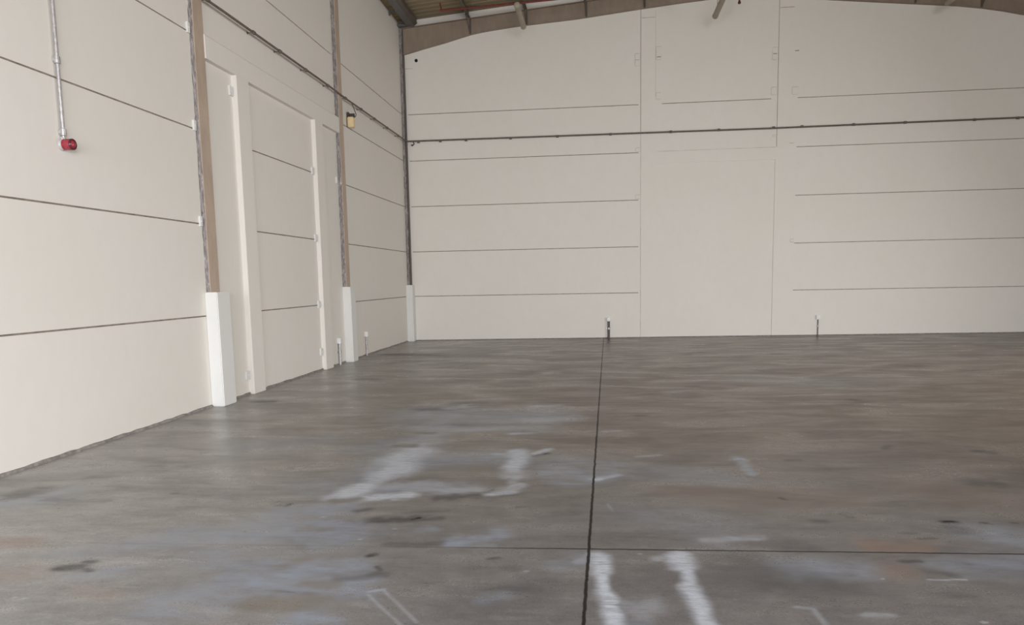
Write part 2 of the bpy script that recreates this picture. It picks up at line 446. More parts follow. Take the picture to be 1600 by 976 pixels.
    ('tan', -1.8, 4.01, -1.7, 4.15, 0.052, 0.6),
    ('tan', -1.91, 5.31, -1.78, 5.35, 0.067, 1),
    ('tan', -1.96, 7.19, -1.82, 7.22, 0.065, 1),
    ('tan', -1.91, 7.79, -1.77, 7.82, 0.064, 1),
    ('tan', -0.75, 7.27, -0.61, 7.3, 0.056, 0.8),
    ('tan', -0.78, 7.9, -0.65, 7.93, 0.052, 0.8),
    ('tan', -1.65, 9.6, -1.57, 9.65, 0.058, 0.7),
    ('tan', -0.74, 9.63, -0.6, 9.63, 0.058, 0.8),
    ('tan', -1.91, 4.68, -1.77, 4.65, 0.057, 0.6),
    ('tan', -1.18, 6.34, -0.77, 6.13, 0.163, 0.6),
    ('tan', -0.29, 6.04, -0.16, 5.98, 0.095, 0.5),
    ('tan', -1.5, 7.38, -0.97, 7.23, 0.14, 0.4),
]
def value_noise(x, y, cell, seed):
    rng = np.random.RandomState(seed); T = rng.rand(256, 256)
    gx, gy = x / cell + 500, y / cell + 500
    ix, iy = np.floor(gx).astype(int), np.floor(gy).astype(int); fx, fy = gx - ix, gy - iy
    fx, fy = fx*fx*(3-2*fx), fy*fy*(3-2*fy)
    a, b = T[ix % 256, iy % 256], T[(ix+1) % 256, iy % 256]; c, d = T[ix % 256, (iy+1) % 256], T[(ix+1) % 256, (iy+1) % 256]
    return (a*(1-fx) + b*fx)*(1-fy) + (c*(1-fx) + d*fx)*fy - 0.5

def build_floor():
    ys = [REAR, -3.0, 0.0, 2.0, 2.8]
    while ys[-1] < BY: ys.append(ys[-1] + min(0.2, max(0.009, ys[-1]**2 / 1911 * 1.2)))
    ys[-1] = BY + 0.15; ys = np.array(ys)
    xs = np.unique(np.concatenate([np.arange(-5.3, -3.6, 0.025), np.arange(-3.6, 3.2, 0.0125), np.arange(3.2, 11.7, 0.035)]))
    X, Y = np.meshgrid(xs, ys); nx, ny = len(xs), len(ys)
    co = np.stack([X, Y, floor_z(X)], -1).reshape(-1, 3).astype(np.float32)
    idx = np.arange(nx*ny).reshape(ny, nx)
    q = np.stack([idx[:-1, :-1], idx[:-1, 1:], idx[1:, 1:], idx[1:, :-1]], -1).reshape(-1, 4)
    me = bpy.data.meshes.new('floor')
    me.vertices.add(len(co)); me.vertices.foreach_set('co', co.ravel())
    me.loops.add(q.size); me.loops.foreach_set('vertex_index', q.ravel().astype(np.int32))
    me.polygons.add(len(q)); me.polygons.foreach_set('loop_start', (np.arange(len(q))*4).astype(np.int32))
    me.update(calc_edges=True)
    # stains: distance to each mark's centre line, with ragged edges
    names = ['white', 'blue', 'dark', 'rust', 'tan']
    L = {n: np.zeros(nx*ny, np.float32) for n in names}
    x, y = co[:, 0].astype(float), co[:, 1].astype(float)
    n1x, n1y = value_noise(x, y, 0.35, 1), value_noise(x, y, 0.35, 2)
    n2x, n2y = value_noise(x, y, 0.09, 3), value_noise(x, y, 0.06, 4)
    for c, xa, ya, xb, yb, r, s in MARKS:
        m = 0.5 + r*2
        sel = np.where((x > min(xa, xb)-m) & (x < max(xa, xb)+m) & (y > min(ya, yb)-m) & (y < max(ya, yb)+m))[0]
        if not len(sel): continue
        px = x[sel] + n1x[sel]*min(r*1.0, 0.24) + n2x[sel]*min(r*0.5, 0.06); py = y[sel] + n1y[sel]*min(r*1.2, 0.3) + n2y[sel]*min(r*0.7, 0.08)
        dx, dy = xb-xa, yb-ya; h = np.clip(((px-xa)*dx + (py-ya)*dy) / max(1e-9, dx*dx+dy*dy), 0, 1)
        d = np.hypot(px-xa-h*dx, py-ya-h*dy) / max(r, 0.009)
        t = np.clip((1.75 - d) / 1.55, 0, 1); t = t*t*(3-2*t) * s
        L[c][sel] = np.maximum(L[c][sel], t)
    one = np.ones(nx*ny, np.float32)
    for nm, ch in (('stain_one', ('white', 'blue', 'dark')), ('stain_two', ('rust', 'tan', 'tan'))):
        at = me.attributes.new(nm, 'FLOAT_COLOR', 'POINT')
        at.data.foreach_set('color', np.stack([L[ch[0]], L[ch[1]], L[ch[2]], one], -1).ravel())
    o = bpy.data.objects.new('floor', me); C.objects.link(o)
    return struct(o)

def floor_mat():
    m, nt, b = new_mat('worn_concrete')
    P = pos(nt)
    big = noise(nt, P, 0.35, 4, 0.55, 0.4)
    mid = noise(nt, pos(nt, (0.55, 1.3, 1)), 1.6, 6, 0.62, 0.6)
    streak = noise(nt, pos(nt, (0.45, 2.6, 1)), 3.2, 6, 0.65, 0.3)
    fine = noise(nt, P, 26, 5, 0.7)
    grit = noise(nt, P, 90, 3, 0.7)
    sx = nt.nodes.new('ShaderNodeSeparateXYZ'); nt.links.new(P, sx.inputs[0]); X, Y = sx.outputs[0], sx.outputs[1]
    # older brown slab towards the back, greyer dusty slab towards the front
    far = ramp(nt, mth(nt, 'MULTIPLY_ADD', big, 5.0, Y), 6.6, 11.5)
    c = mix(nt, far, (0.132, 0.121, 0.117), (0.116, 0.083, 0.060))
    dust_and_light = ramp(nt, mth(nt, 'MULTIPLY_ADD', big, 2.0, X), -3.4, 1.4, 1.0, 0)  # left side paler: dusty tone plus wall-reflected light put into the colour
    c = mix(nt, dust_and_light, c, mix(nt, 0.78, c, (0.285, 0.270, 0.255)))
    tone = mth(nt, 'MULTIPLY', ramp(nt, mid, 0.36, 0.70, 1.06, 0.84), ramp(nt, streak, 0.52, 0.74, 1.0, 0.70))
    tone = mth(nt, 'MULTIPLY', tone, ramp(nt, streak, 0.28, 0.46, 1.20, 1.0))
    tone = mth(nt, 'MULTIPLY', tone, ramp(nt, noise(nt, pos(nt, (0.8, 1.3, 1)), 6.0, 6, 0.7), 0.3, 0.7, 0.86, 1.14))
    tone = mth(nt, 'MULTIPLY', tone, ramp(nt, fine, 0.56, 0.76, 1.0, 0.66))
    tone = mth(nt, 'MULTIPLY', tone, ramp(nt, fine, 0.25, 0.42, 1.34, 1.0))
    tone = mth(nt, 'MULTIPLY', tone, ramp(nt, grit, 0.3, 0.7, 0.84, 1.16))
    cc = nt.nodes.new('ShaderNodeCombineColor')
    for k in range(3): nt.links.new(tone, cc.inputs[k])
    c = mix(nt, 1.0, c, cc.outputs[0], 'MULTIPLY')
    a1 = nt.nodes.new('ShaderNodeAttribute'); a1.attribute_name = 'stain_one'
    a2 = nt.nodes.new('ShaderNodeAttribute'); a2.attribute_name = 'stain_two'
    s1 = nt.nodes.new('ShaderNodeSeparateColor'); nt.links.new(a1.outputs['Color'], s1.inputs[0])
    s2 = nt.nodes.new('ShaderNodeSeparateColor'); nt.links.new(a2.outputs['Color'], s2.inputs[0])
    wear = noise(nt, pos(nt, (0.7, 1.8, 1)), 7.0, 6, 0.68, 0.5)
    wear2 = noise(nt, pos(nt, (0.75, 1.5, 1)), 20.0, 6, 0.72)
    wear3 = mth(nt, 'MULTIPLY_ADD', noise(nt, pos(nt, (0.35, 2.4, 1)), 26.0, 5, 0.7), 0.5, mth(nt, 'MULTIPLY', wear2, 0.5))
    def breakup(v, amt, n=wear):  # the mark thins where the wear is heavy
        k = mth(nt, 'MULTIPLY_ADD', mth(nt, 'SUBTRACT', n, 0.5), amt, 1.0)
        return mth(nt, 'MULTIPLY', v, k, clamp=True)
    c = mix(nt, breakup(s2.outputs[0], 2.0), c, (0.21, 0.125, 0.085))
    c = mix(nt, mth(nt, 'MULTIPLY', breakup(s1.outputs[1], 4.0), 1.0), c, (0.220, 0.245, 0.298))
    # faint bluish bloom spread over the slab
    dk = breakup(s1.outputs[2], 1.3)
    c = mix(nt, dk, c, (0.032, 0.028, 0.028))
    scratch = ramp(nt, noise(nt, pos(nt, (0.22, 3.2, 1)), 18.0, 4, 0.7), 0.50, 0.66, 1.0, 0.70)
    c = mix(nt, mth(nt, 'MULTIPLY', breakup(mth(nt, 'MULTIPLY', s1.outputs[0], scratch), 3.0, wear3), 0.90), c, (0.47, 0.495, 0.545))
    c = mix(nt, mth(nt, 'MULTIPLY', s2.outputs[1], 0.85), c, (0.150, 0.132, 0.112))
    # small chips and specks
    v = nt.nodes.new('ShaderNodeTexVoronoi'); v.inputs['Scale'].default_value = 3.1; nt.links.new(P, v.inputs['Vector'])
    c = mix(nt, ramp(nt, v.outputs['Distance'], 0.018, 0.035, 0.8, 0), c, (0.06, 0.05, 0.045))
    v2 = nt.nodes.new('ShaderNodeTexVoronoi'); v2.inputs['Scale'].default_value = 4.3; nt.links.new(pos(nt, (1, 1, 1)), v2.inputs['Vector'])
    c = mix(nt, ramp(nt, v2.outputs['Distance'], 0.012, 0.024, 0.55, 0), c, (0.62, 0.58, 0.54))
    # sawn joints
    wob = mth(nt, 'MULTIPLY', mth(nt, 'SUBTRACT', noise(nt, P, 12, 3), 0.5), 0.014)
    def jl(v, w, k): return ramp(nt, mth(nt, 'ABSOLUTE', mth(nt, 'ADD', v, wob)), w*0.55, w*1.25, k, 0)
    j1 = jl(mth(nt, 'SUBTRACT', X, mth(nt, 'MULTIPLY_ADD', Y, 0.0125, -0.118)), 0.0105, 0.97)
    y2 = mth(nt, 'SUBTRACT', Y, mth(nt, 'MULTIPLY_ADD', X, 0.017, 4.388))
    j2 = mth(nt, 'MULTIPLY', jl(y2, 0.009, 0.95), ramp(nt, X, -1.5, -0.2, 0.16, 1.0))
    j3 = mth(nt, 'MULTIPLY', jl(mth(nt, 'SUBTRACT', Y, mth(nt, 'MULTIPLY_ADD', X, -0.014, 9.775)), 0.017, 0.62), ramp(nt, X, -3.4, -2.2, 0.0, 1.0))
    j4 = mth(nt, 'MULTIPLY', jl(mth(nt, 'SUBTRACT', Y, mth(nt, 'MULTIPLY_ADD', X, -0.08, 15.2)), 0.03, 0.30), ramp(nt, X, -1.2, -0.4, 0.0, 1.0))
    j = mth(nt, 'MAXIMUM', mth(nt, 'MAXIMUM', j1, j2), mth(nt, 'MAXIMUM', j3, j4))
    c = mix(nt, j, c, (0.022, 0.018, 0.016))
    nt.links.new(c, b.inputs['Base Color'])
    r = ramp(nt, mid, 0.3, 0.7, 0.22, 0.36)
    r = mth(nt, 'ADD', r, mth(nt, 'MULTIPLY', s1.outputs[0], 0.2))
    nt.links.new(mth(nt, 'ADD', r, mth(nt, 'MULTIPLY', grit, 0.06)), b.inputs['Roughness'])
    nt.links.new(mth(nt, 'MULTIPLY', mth(nt, 'SUBTRACT', 1.0, mth(nt, 'MAXIMUM', j, dk)), 0.52), b.inputs['Specular IOR Level'])
    h = mth(nt, 'SUBTRACT', mth(nt, 'MULTIPLY_ADD', fine, 0.4, mth(nt, 'MULTIPLY', grit, 0.3)), mth(nt, 'MULTIPLY', j, 2.0))
    bump(nt, b, h, 0.10, 0.006)
    return m
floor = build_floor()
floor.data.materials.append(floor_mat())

# ------------------------------------------------------------------ walls
JH = 0.009
ZJ = [1.210, 2.410, 3.610, 4.810, 6.010]
recs = []
for k, z in enumerate(ZJ):
    if k < 4: recs.append((REAR, 9.60, z-JH, z+JH, 0.014, 1))           # nearest bay
    if k < 3: recs.append((11.16, 13.72, z-JH, z+JH, 0.014, 1))          # between the jambs
    recs.append((15.42, 20.42, z-JH, z+JH, 0.014, 1))                    # far bay
recs.append((9.95, 15.02, 6.03-JH, 6.03+JH, 0.02, 1))
wall_left = relief('wall_left', REAR, BY + 0.2, -0.1, 8.28, recs, lambda u, z, d: (WX - d, u, z))

recs = []
for z in ZJ:
    recs.append((-4.99, 1.055, z-JH, z+JH, 0.014, 1)); recs.append((5.00, 11.2, z-JH*0.9, z+JH*0.9, 0.02, 1))
recs.append((1.65, 4.36, 6.01-JH, 6.01+JH, 0.02, 1))
recs += [(1.105, 1.117, 5.3, 8.7, 0.012, 1), (1.106, 1.114, 0.0, 5.3, 0.012, 2)]
recs += [(4.507, 4.519, 4.83, 8.7, 0.012, 1)]
recs += [(1.485, 4.487, 0.0, 4.515, 0.022, 0), (1.485, 4.49, 4.82, 4.828, 0.01, 2), (1.480, 1.486, 6.2, 8.3, 0.01, 2)]
for x0, x1, z0, z1 in [(0.97, 1.09, 6.97, 7.27), (1.50, 1.62, 7.10, 7.41), (4.37, 4.48, 6.96, 7.25), (4.36, 4.48, 6.11, 6.29), (1.50, 1.62, 6.13, 6.28),
                       (4.87, 5.01, 6.10, 6.27), (0.985, 1.085, 4.85, 4.93), (4.91, 4.99, 2.44, 2.51), (4.42, 4.49, 5.08, 5.12), (0.985, 1.085, 3.65, 3.74)]:
    recs += [(x0, x1, z0, z1, 0.006, 0), (x0 - 0.009, x0, z0, z1, 0.01, 2), (x0, x1, z0 - 0.009, z0, 0.01, 2), (x0, x1, z1, z1 + 0.009, 0.01, 2)]
recs += [(1.14, 1.47, 8.12, 8.14, 0.012, 2), (4.91, 5.01, 7.135, 7.155, 0.02, 1), (0.98, 1.08, 7.11, 7.125, 0.015, 2), (1.52, 1.62, 7.155, 7.175, 0.015, 1), (4.38, 4.48, 7.09, 7.11, 0.015, 1), (4.54, 4.88, 8.18, 8.20, 0.015, 2), (4.83, 4.95, 4.905, 4.915, 0.015, 2),
         (-5.05, -4.83, 7.18, 7.19, 0.012, 2)]
wall_back = relief('wall_back', WX - 0.2, RX + 0.2, -0.1, 9.6, recs, lambda u, z, d: (u, BY + d, z), top=deck_z)
# right-hand wall (outside the frame) with two invented openings for the added side light
for k, (ya, yb, za, zb) in enumerate([(REAR, -3.0, -0.1, 4.4), (5.0, 7.5, -0.1, 4.4), (12.5, BY + 0.2, -0.1, 4.4), (REAR, BY + 0.2, 4.4, 8.28)]):
    relief('wall_right' if k == 0 else 'wall_right.%03d' % k, ya, yb, za, zb, [], lambda u, z, d: (RX + d, u, z), mats=[BARE, JOINT, FAINT])

# blocked-up doorway of the left wall: two jambs and the lintel stand proud of the panels
PX = WX + 0.075
def slab(name, y0, y1, z0, z1):
    bm = bmesh.new(); box(bm, WX - 0.01, PX, y0, y1, z0, z1, 0.006); return struct(link(name, bm, PAINT))
slab('trim_1', 10.70, 11.09, 0.0, 4.56)
slab('trim_2', 13.74, 14.14, 0.0, 4.56)
bm = bmesh.new()
prism(bm, [(WX - 0.01, 4.555), (PX, 4.555), (PX, 4.845), (PX - 0.012, 4.86), (WX - 0.01, 4.86)], 'y', 9.868, 15.075)
struct(link('trim_3', bm, PAINT))
DUST = simple('dark_floor_gap', (0.25, 0.225, 0.21), 0.9, var=0.3, scale=14)
for i, (y0, y1) in enumerate([(REAR, 9.56), (9.93, 10.70), (11.09, 13.74), (14.14, 15.04), (15.36, 20.2)]):
    bm = bmesh.new(); rnd = random.Random(i); n = max(2, int((y1-y0)/0.12)); prev = None
    for k in range(n+1):      # rough mortar fillet along the foot of the wall
        y = y0 + (y1-y0)*k/n; hgt = 0.022 + rnd.random()*0.014; w = 0.018 + rnd.random()*0.014
        ring = [bm.verts.new((WX - 0.005, y, -0.002)), bm.verts.new((WX + w, y, -0.002)), bm.verts.new((WX + w*0.6, y, hgt*0.7)), bm.verts.new((WX - 0.005, y, hgt))]
        if prev:
            for a in range(4): bm.faces.new((prev[a], prev[(a+1) % 4], ring[(a+1) % 4], ring[a]))
        else: bm.faces.new(ring)
        prev = ring
    bm.faces.new(prev)
    struct(link('baseboard_left' if i == 0 else 'baseboard_left.%03d' % i, bm, DUST))
bm = bmesh.new()
prism(bm, [(BY - 0.015, -0.002), (BY + 0.005, -0.002), (BY + 0.005, 0.022), (BY - 0.008, 0.018)], 'x', -4.97, RX)
for v in bm.verts: v.co.z += floor_z(v.co.x)
struct(link('baseboard_back', bm, DUST))

# ------------------------------------------------------------------ roof
def build_deck():
    bm = bmesh.new(); ys = []; y = REAR
    prof = []
    while y < BY + 0.2:
        prof += [(y, 0), (y+0.10, 0), (y+0.135, 0.014), (y+0.215, 0.014)]; y += 0.25
    xs = [WX - 0.25, APEX, RX + 0.25]
    rows = [[bm.verts.new((x, yy, deck_z(x) + 0.005 + dz)) for x in xs] for yy, dz in prof]
    rows2 = [[bm.verts.new((x, yy, deck_z(x) + 0.09)) for x in xs] for yy in (REAR, prof[-1][0])]
    for a, b in zip(rows, rows[1:]):
        for k in range(2): bm.faces.new((a[k], a[k+1], b[k+1], b[k]))
    for k in range(2): bm.faces.new((rows2[0][k], rows2[0][k+1], rows2[1][k+1], rows2[1][k]))
    return struct(link('ceiling', bm, DECK))
build_deck()

# tapered portal rafter against the back wall
def rafter():
    low = [(-5.05, 7.53), (-4.9, 7.56), (-4.52, 7.65), (-3.92, 7.78), (-3.25, 7.945), (-2.96, 7.99), (-2.66, 8.025), (-2.2, 8.07), (-1.83, 8.10), (-0.52, 8.18), (1.08, 8.335), (2.19, 8.43), (APEX, 8.50)]
    right = [(5.5, 8.32), (7.67, 8.09), (8.69, 7.985), (9.28, 7.895), (9.72, 7.81), (10.14, 7.71), (11.45, 7.45)]
    low = low + right
    top = [(x, deck_z(x) - 0.205) for x, z in low]
    t = thing('roof_rafter', (APEX, BY - 0.06, 8.5), 'tapered brown steel roof rafter running along the top of the back wall', 'beam')
    def strip(y0, y1, lo, hi):
        bm = bmesh.new()
        A = [[bm.verts.new((x, y, z)) for x, z in pts] for y in (y0, y1) for pts in (lo, hi)]
        n = len(low)
        for i in range(n-1):
            for a, b in ((0, 1), (1, 3), (3, 2), (2, 0)): bm.faces.new((A[a][i], A[a][i+1], A[b][i+1], A[b][i]))
        for i in (0, n-1): bm.faces.new((A[0][i], A[1][i], A[3][i], A[2][i]))
        for v in bm.verts: v.co -= Vector(t.location)
        return bm
    link('web', strip(BY - 0.085, BY - 0.002, low, top), RAFTER, t)
    link('top_flange', strip(BY - 0.16, BY - 0.002, [(x, z - 0.012) for x, z in top], top), RAFTER, t)
    link('bottom_flange', strip(BY - 0.105, BY - 0.002, [(x, z - 0.006) for x, z in low], [(x, z + 0.010) for x, z in low]), RAFTER, t)
    return low
low = rafter()
def low_z(x):
    for (a, za), (b, zb) in zip(low, low[1:]):
        if a <= x <= b: return za + (zb - za) * (x - a) / (b - a)

# purlins along the building, resting on the rafter
def purlin(x, label):
    zt = deck_z(x) + 0.001; zb = zt - 0.205; s = 1 if x < APEX else -1
    bm = bmesh.new()
    w = 0.065 * s
    prof = [(x, zb), (x + w, zb), (x + w, zb + 0.022), (x + 0.008*s, zb + 0.012), (x + 0.008*s, zt - 0.004), (x - w, zt - 0.004), (x - w, zt - 0.024), (x - w + 0.004*s, zt - 0.022), (x - w + 0.004*s, zt), (x, zt)]
    prism(bm, [(px - x, pz - zb) for px, pz in prof], 'y', REAR + 0.1, BY - 0.004)
    o = link('purlin', bm, PURLIN, loc=(x, 0, zb))
    tag(o, label, 'roof purlin', 'purlins under the roof sheets')
def fly_brace(x, label):
    bm = bmesh.new()
    zb = low_z(x) + 0.02; zt = deck_z(x) - 0.212
    tube(bm, [(0, 0, 0), (-0.05 if x < APEX else 0.05, -0.42, zt - zb - 0.01)], 0.013, 6)
    box(bm, -0.022, 0.022, -0.006, 0.025, -0.03, zt - zb)
    o = link('fly_brace', bm, PURLIN, loc=(x, BY - 0.11, zb))
    tag(o, label, 'roof brace', 'fly braces on the rafter')
PL = [(-3.30, 'dark steel roof purlin nearest the left eave channel, left of the first tube lamp', 'thin dark brace crossing the rafter at its haunch, leftmost of the braces'),
      (-1.83, 'dark steel roof purlin directly beside the first tube lamp', 'thin dark brace crossing the rafter just behind the first tube lamp'),
      (-0.31, 'dark steel roof purlin meeting the rafter second to the right of the first tube lamp', 'thin dark brace crossing the rafter between the first tube lamp and the back wall joint'),
      (1.15, 'dark steel roof purlin meeting the rafter above the long vertical wall joint', 'thin dark brace crossing the rafter above the long vertical wall joint')]
for x, a, b in PL: purlin(x, a); fly_brace(x + 0.05, b)
for x, a, b in [(7.68, None, 'thin dark brace crossing the rafter left of the right haunch in the top right corner'), (9.20, None, 'thin dark brace at the right haunch of the rafter, nearest the right edge')]:
    fly_brace(x, b)
purlin(7.68, 'dark steel roof purlin above the brace left of the right rafter haunch')
purlin(9.20, 'dark steel roof purlin above the brace at the right rafter haunch')

# eave beam: a channel along the top of the left wall with short straps to the wall
t = thing('eave_beam', (-4.78, 7.0, 8.2), 'dark grey steel eave channel running along the top of the left wall', 'beam')
zt = deck_z(-4.78) - 0.004 - 8.2
bm = bmesh.new(); prism(bm, [(-0.11, -0.02), (0.075, -0.02), (0.075, 0.0), (-0.09, 0.0), (-0.09, zt), (-0.11, zt)], 'y', REAR + 0.1 - 7, BY - 0.17 - 7)
link('channel', bm, EAVE, t)
bm = bmesh.new(); prism(bm, [(0.06, 0.002), (0.13, 0.05), (0.15, 0.05), (0.15, 0.075), (0.14, 0.075), (0.14, zt - 0.01), (0.06, zt - 0.01)], 'y', REAR + 0.1 - 7, BY - 0.17 - 7)
link('lip', bm, PURLIN, t)
for k, y in enumerate((20.34, 19.45, 18.3, 17.0)):
    bm = bmesh.new()
    box(bm, -0.21, 0.18, -0.02, 0.02, -0.012, 0.012); box(bm, -0.21, -0.18, -0.03, 0.03, -0.09, 0.02); box(bm, -0.21, 0.18, 0.012, 0.02, 0.0, 0.05)
    if k == 0: box(bm, -0.21, 0.10, -0.12, 0.06, -0.10, -0.05, 0.004)
    o = link('eave_strap', bm, EAVE, loc=(WX + 0.22, y, 8.215 + 0.07))
    tag(o, ['short dark strap bridging wall top and eave channel in the corner by the back wall', 'short strap bridging wall top and eave channel, first one out from the corner strap',
            'short strap bridging wall top and eave channel, second one out from the corner strap', 'short strap bridging wall top and eave channel, farthest from the back wall'][k], 'roof strap', 'straps along the eave')
bm = bmesh.new(); box(bm, -0.012, 0.006, REAR, BY - 0.02, 0, 0.02)
o = link('trim_4', bm, WHITEP, loc=(WX - 0.002, 0, 8.28)); struct(o)

# ------------------------------------------------------------------ steel columns and their painted plinths
def column(y0, y1, proud, z0, label):
    t = thing('steel_column', (WX, (y0+y1)/2, z0), label, 'column', 'steel columns along the left wall')
    h = 8.18 - z0; ya, yb = y0 - t.location.y, y1 - t.location.y
    bm = bmesh.new(); box(bm, proud - 0.014, proud, ya, yb, 0, h, 0.003); link('flange', bm, COLUMN, t)
    bm = bmesh.new(); box(bm, 0.0, proud - 0.012, -0.006, 0.006, 0, h); link('web', bm, COLUMN, t)
    # ragged mastic seam filling the recess on the near side
    bm = bmesh.new(); rnd = random.Random(int(y0*10)); n = 60; prev = None
    for k in range(n+1):
        z = h*k/n; j = rnd.uniform(-0.012, 0.012)
        ring = [bm.verts.new(p) for p in ((-0.003, ya - 0.012 + j*0.5, z), (proud*0.45, ya - 0.010 + j*0.6, z), (proud*0.93, ya + 0.004 + j*0.3, z), (proud*0.9, ya + 0.03, z), (-0.003, ya + 0.03, z))]
        if prev:
            for a in range(5): bm.faces.new((prev[a], prev[(a+1) % 5], ring[(a+1) % 5], ring[a]))
        else: bm.faces.new(ring)
        prev = ring
    bm.faces.new(prev); s = link('mastic_seam', bm, SEAM, t); s['label'] = 'ragged silver and dark sealant seam'
column(9.625, 9.875, 0.058, 1.52, 'beige steel column nearest the camera, on the plinth left of the blocked doorway')
column(15.08, 15.30, 0.085, 1.53, 'beige steel column right of the blocked doorway, between two low wall sockets')
def corner_column():
    t = thing('steel_column', (WX, 20.44, 1.52), 'narrow dark steel column edge in the corner of the left and back walls', 'column', 'steel columns along the left wall')
    bm = bmesh.new(); rnd = random.Random(7); n = 60; prev = None
    for k in range(n+1):
        z = 6.68*k/n; j = rnd.uniform(-0.008, 0.008)
        ring = [bm.verts.new(p) for p in ((0, -0.05, z), (0.075 + j, -0.05 + j, z), (0.085 + j, 0.05, z), (0, 0.05, z))]
        if prev:
            for a in range(4): bm.faces.new((prev[a], prev[(a+1) % 4], ring[(a+1) % 4], ring[a]))
        else: bm.faces.new(ring)
        prev = ring
    bm.faces.new(prev); link('mastic_seam', bm, SEAM, t)
    bm = bmesh.new(); box(bm, 0.085, 0.112, -0.035, 0.05, 0, 6.68); link('flange', bm, PURLIN, t)
corner_column()
def plinth(y0, y1, proud, h, label):
    bm = bmesh.new(); box(bm, -0.01, proud, y0, y1, -0.002, h, 0.012)
    for v in bm.verts:
        if v.co.z < h*0.5 and v.co.x > proud*0.5: v.co.x += 0.006
    o = link('column_plinth', bm, PLINTH, loc=(WX, 0, 0)); tag(o, label, 'plinth', 'white plinths at the column feet')
plinth(9.575, 9.93, 0.168, 1.52, 'tall white painted plinth nearest the camera, left of the blocked doorway')
plinth(15.05, 15.37, 0.165, 1.53, 'white painted plinth between two low wall sockets, right of the blocked doorway')
plinth(20.22, 20.494, 0.175, 1.52, 'narrow white painted plinth in the corner by the back wall')

# ------------------------------------------------------------------ fixing plates at the panel joints
PLATES = [(9.565, 4.85, 'small white fixing plate left of the nearest column, highest of its three'),
          (9.565, 3.65, 'small white fixing plate left of the nearest column, second from the top'),
          (9.565, 2.44, 'small white fixing plate left of the nearest column, lowest of its three'),
          (10.635, 4.325, 'small white fixing plate at the top of the near door jamb'), (10.63, 0.29, 'small white fixing plate near the floor on the near door jamb'),
          (13.665, 3.635, 'small white fixing plate on the far door jamb, highest of its four'), (13.665, 2.435, 'small white fixing plate on the far door jamb, second from the top'),
          (13.665, 1.225, 'small white fixing plate on the far door jamb, second from the floor'), (13.67, 0.345, 'small white fixing plate on the far door jamb, nearest the floor'),
          (14.95, 3.63, 'small white fixing plate beside the second column, right of the far door jamb'), (14.02, 4.43, None)]
for k, (y, z, lab) in enumerate(PLATES):
    if lab is None: continue
    bm = bmesh.new(); narrow = y < 10 or y > 14.5
    box(bm, 0, 0.028, -0.03 if narrow else -0.05, 0.03 if narrow else 0.05, -0.065, 0.065, 0.004)
    lathe(bm, (0.026, 0, 0.0), (1, 0, 0), [(0, 0.012), (0.008, 0.012), (0.010, 0.008)], 8)
    o = link('fixing_plate', bm, PLINTH, loc=(WX, y, z)); tag(o, lab, 'fixing plate', 'white fixing plates on the left wall')

# ------------------------------------------------------------------ conduits
def clip_bm(axis, r):
    bm = bmesh.new()
    d = (0, 1, 0) if axis == 'y' else ((1, 0, 0) if axis == 'x' else (0, 0, 1))
    lathe(bm, Vector(d) * -0.035, d, [(0, r*1.05), (0.004, r*1.7), (0.066, r*1.7), (0.07, r*1.05)], 12)
    return bm
def arm_bm(to):      # stand-off from the wall
    bm = bmesh.new(); tube(bm, [(0, 0, 0), to], 0.006, 6)
    lathe(bm, Vector(to), -Vector(to), [(0, 0.018), (0.008, 0.018), (0.010, 0.012)], 12); return bm
t = thing('wall_conduit', (WX + 0.10, 14.0, 5.305), 'grey metal conduit running level along the upper left wall', 'conduit')
bm = bmesh.new(); tube(bm, [(0, -19.5, -0.02), (0, -5.4, -0.02), (0, -3.6, 0.0), (0, 0.6, 0.012), (0, 1.4, 0.0), (0, 6.36, 0.015), (0.02, 6.40, 0.013)], 0.0175, 12); link('pipe', bm, GALVD, t, True)
for y in (7.6, 8.75, 9.95, 11.3, 12.25, 13.35, 14.45, 15.47, 16.5, 17.5, 18.55, 19.6):
    c = link('coupling', clip_bm('y', 0.0165), GALVD, t, True); c.location = (0, y - 14.0, 0.004)
    a = link('standoff', arm_bm((-0.10, 0, -0.0)), GALVD, c, True)
t = thing('wall_conduit', (3.0, BY - 0.06, 5.30), 'thin grey metal conduit running level across the whole back wall', 'conduit')
bm = bmesh.new(); tube(bm, [(-8.05, 0, 0.015), (-4.2, 0, 0.0), (1.3, 0, -0.02), (7.4, 0, 0.0), (8.5, 0, 0.0)], 0.021, 12); link('pipe', bm, GALVD, t, True)
for x in (-4.72, -4.13, -3.44, -2.26, -1.03, 0.34, 1.87, 3.07, 4.42, 5.11, 6.35, 7.57, 9.19, 10.18):
    c = link('coupling', clip_bm('x', 0.019), GALVD, t, True); c.location = (x - 3.0, 0, -0.008)
    a = link('standoff', arm_bm((0, 0.06, 0)), GALVD, c, True)
bm = bmesh.new(); tube(bm, [(0, 0, 0), (0.02, 0, -0.05), (-0.03, 0, -0.09)], 0.014, 8); box(bm, -0.06, -0.01, -0.02, 0.02, -0.10, -0.06, 0.006)
c = link('pipe_hook', bm, BLACKM, t, True); c.location = (-7.86, 0, -0.01)

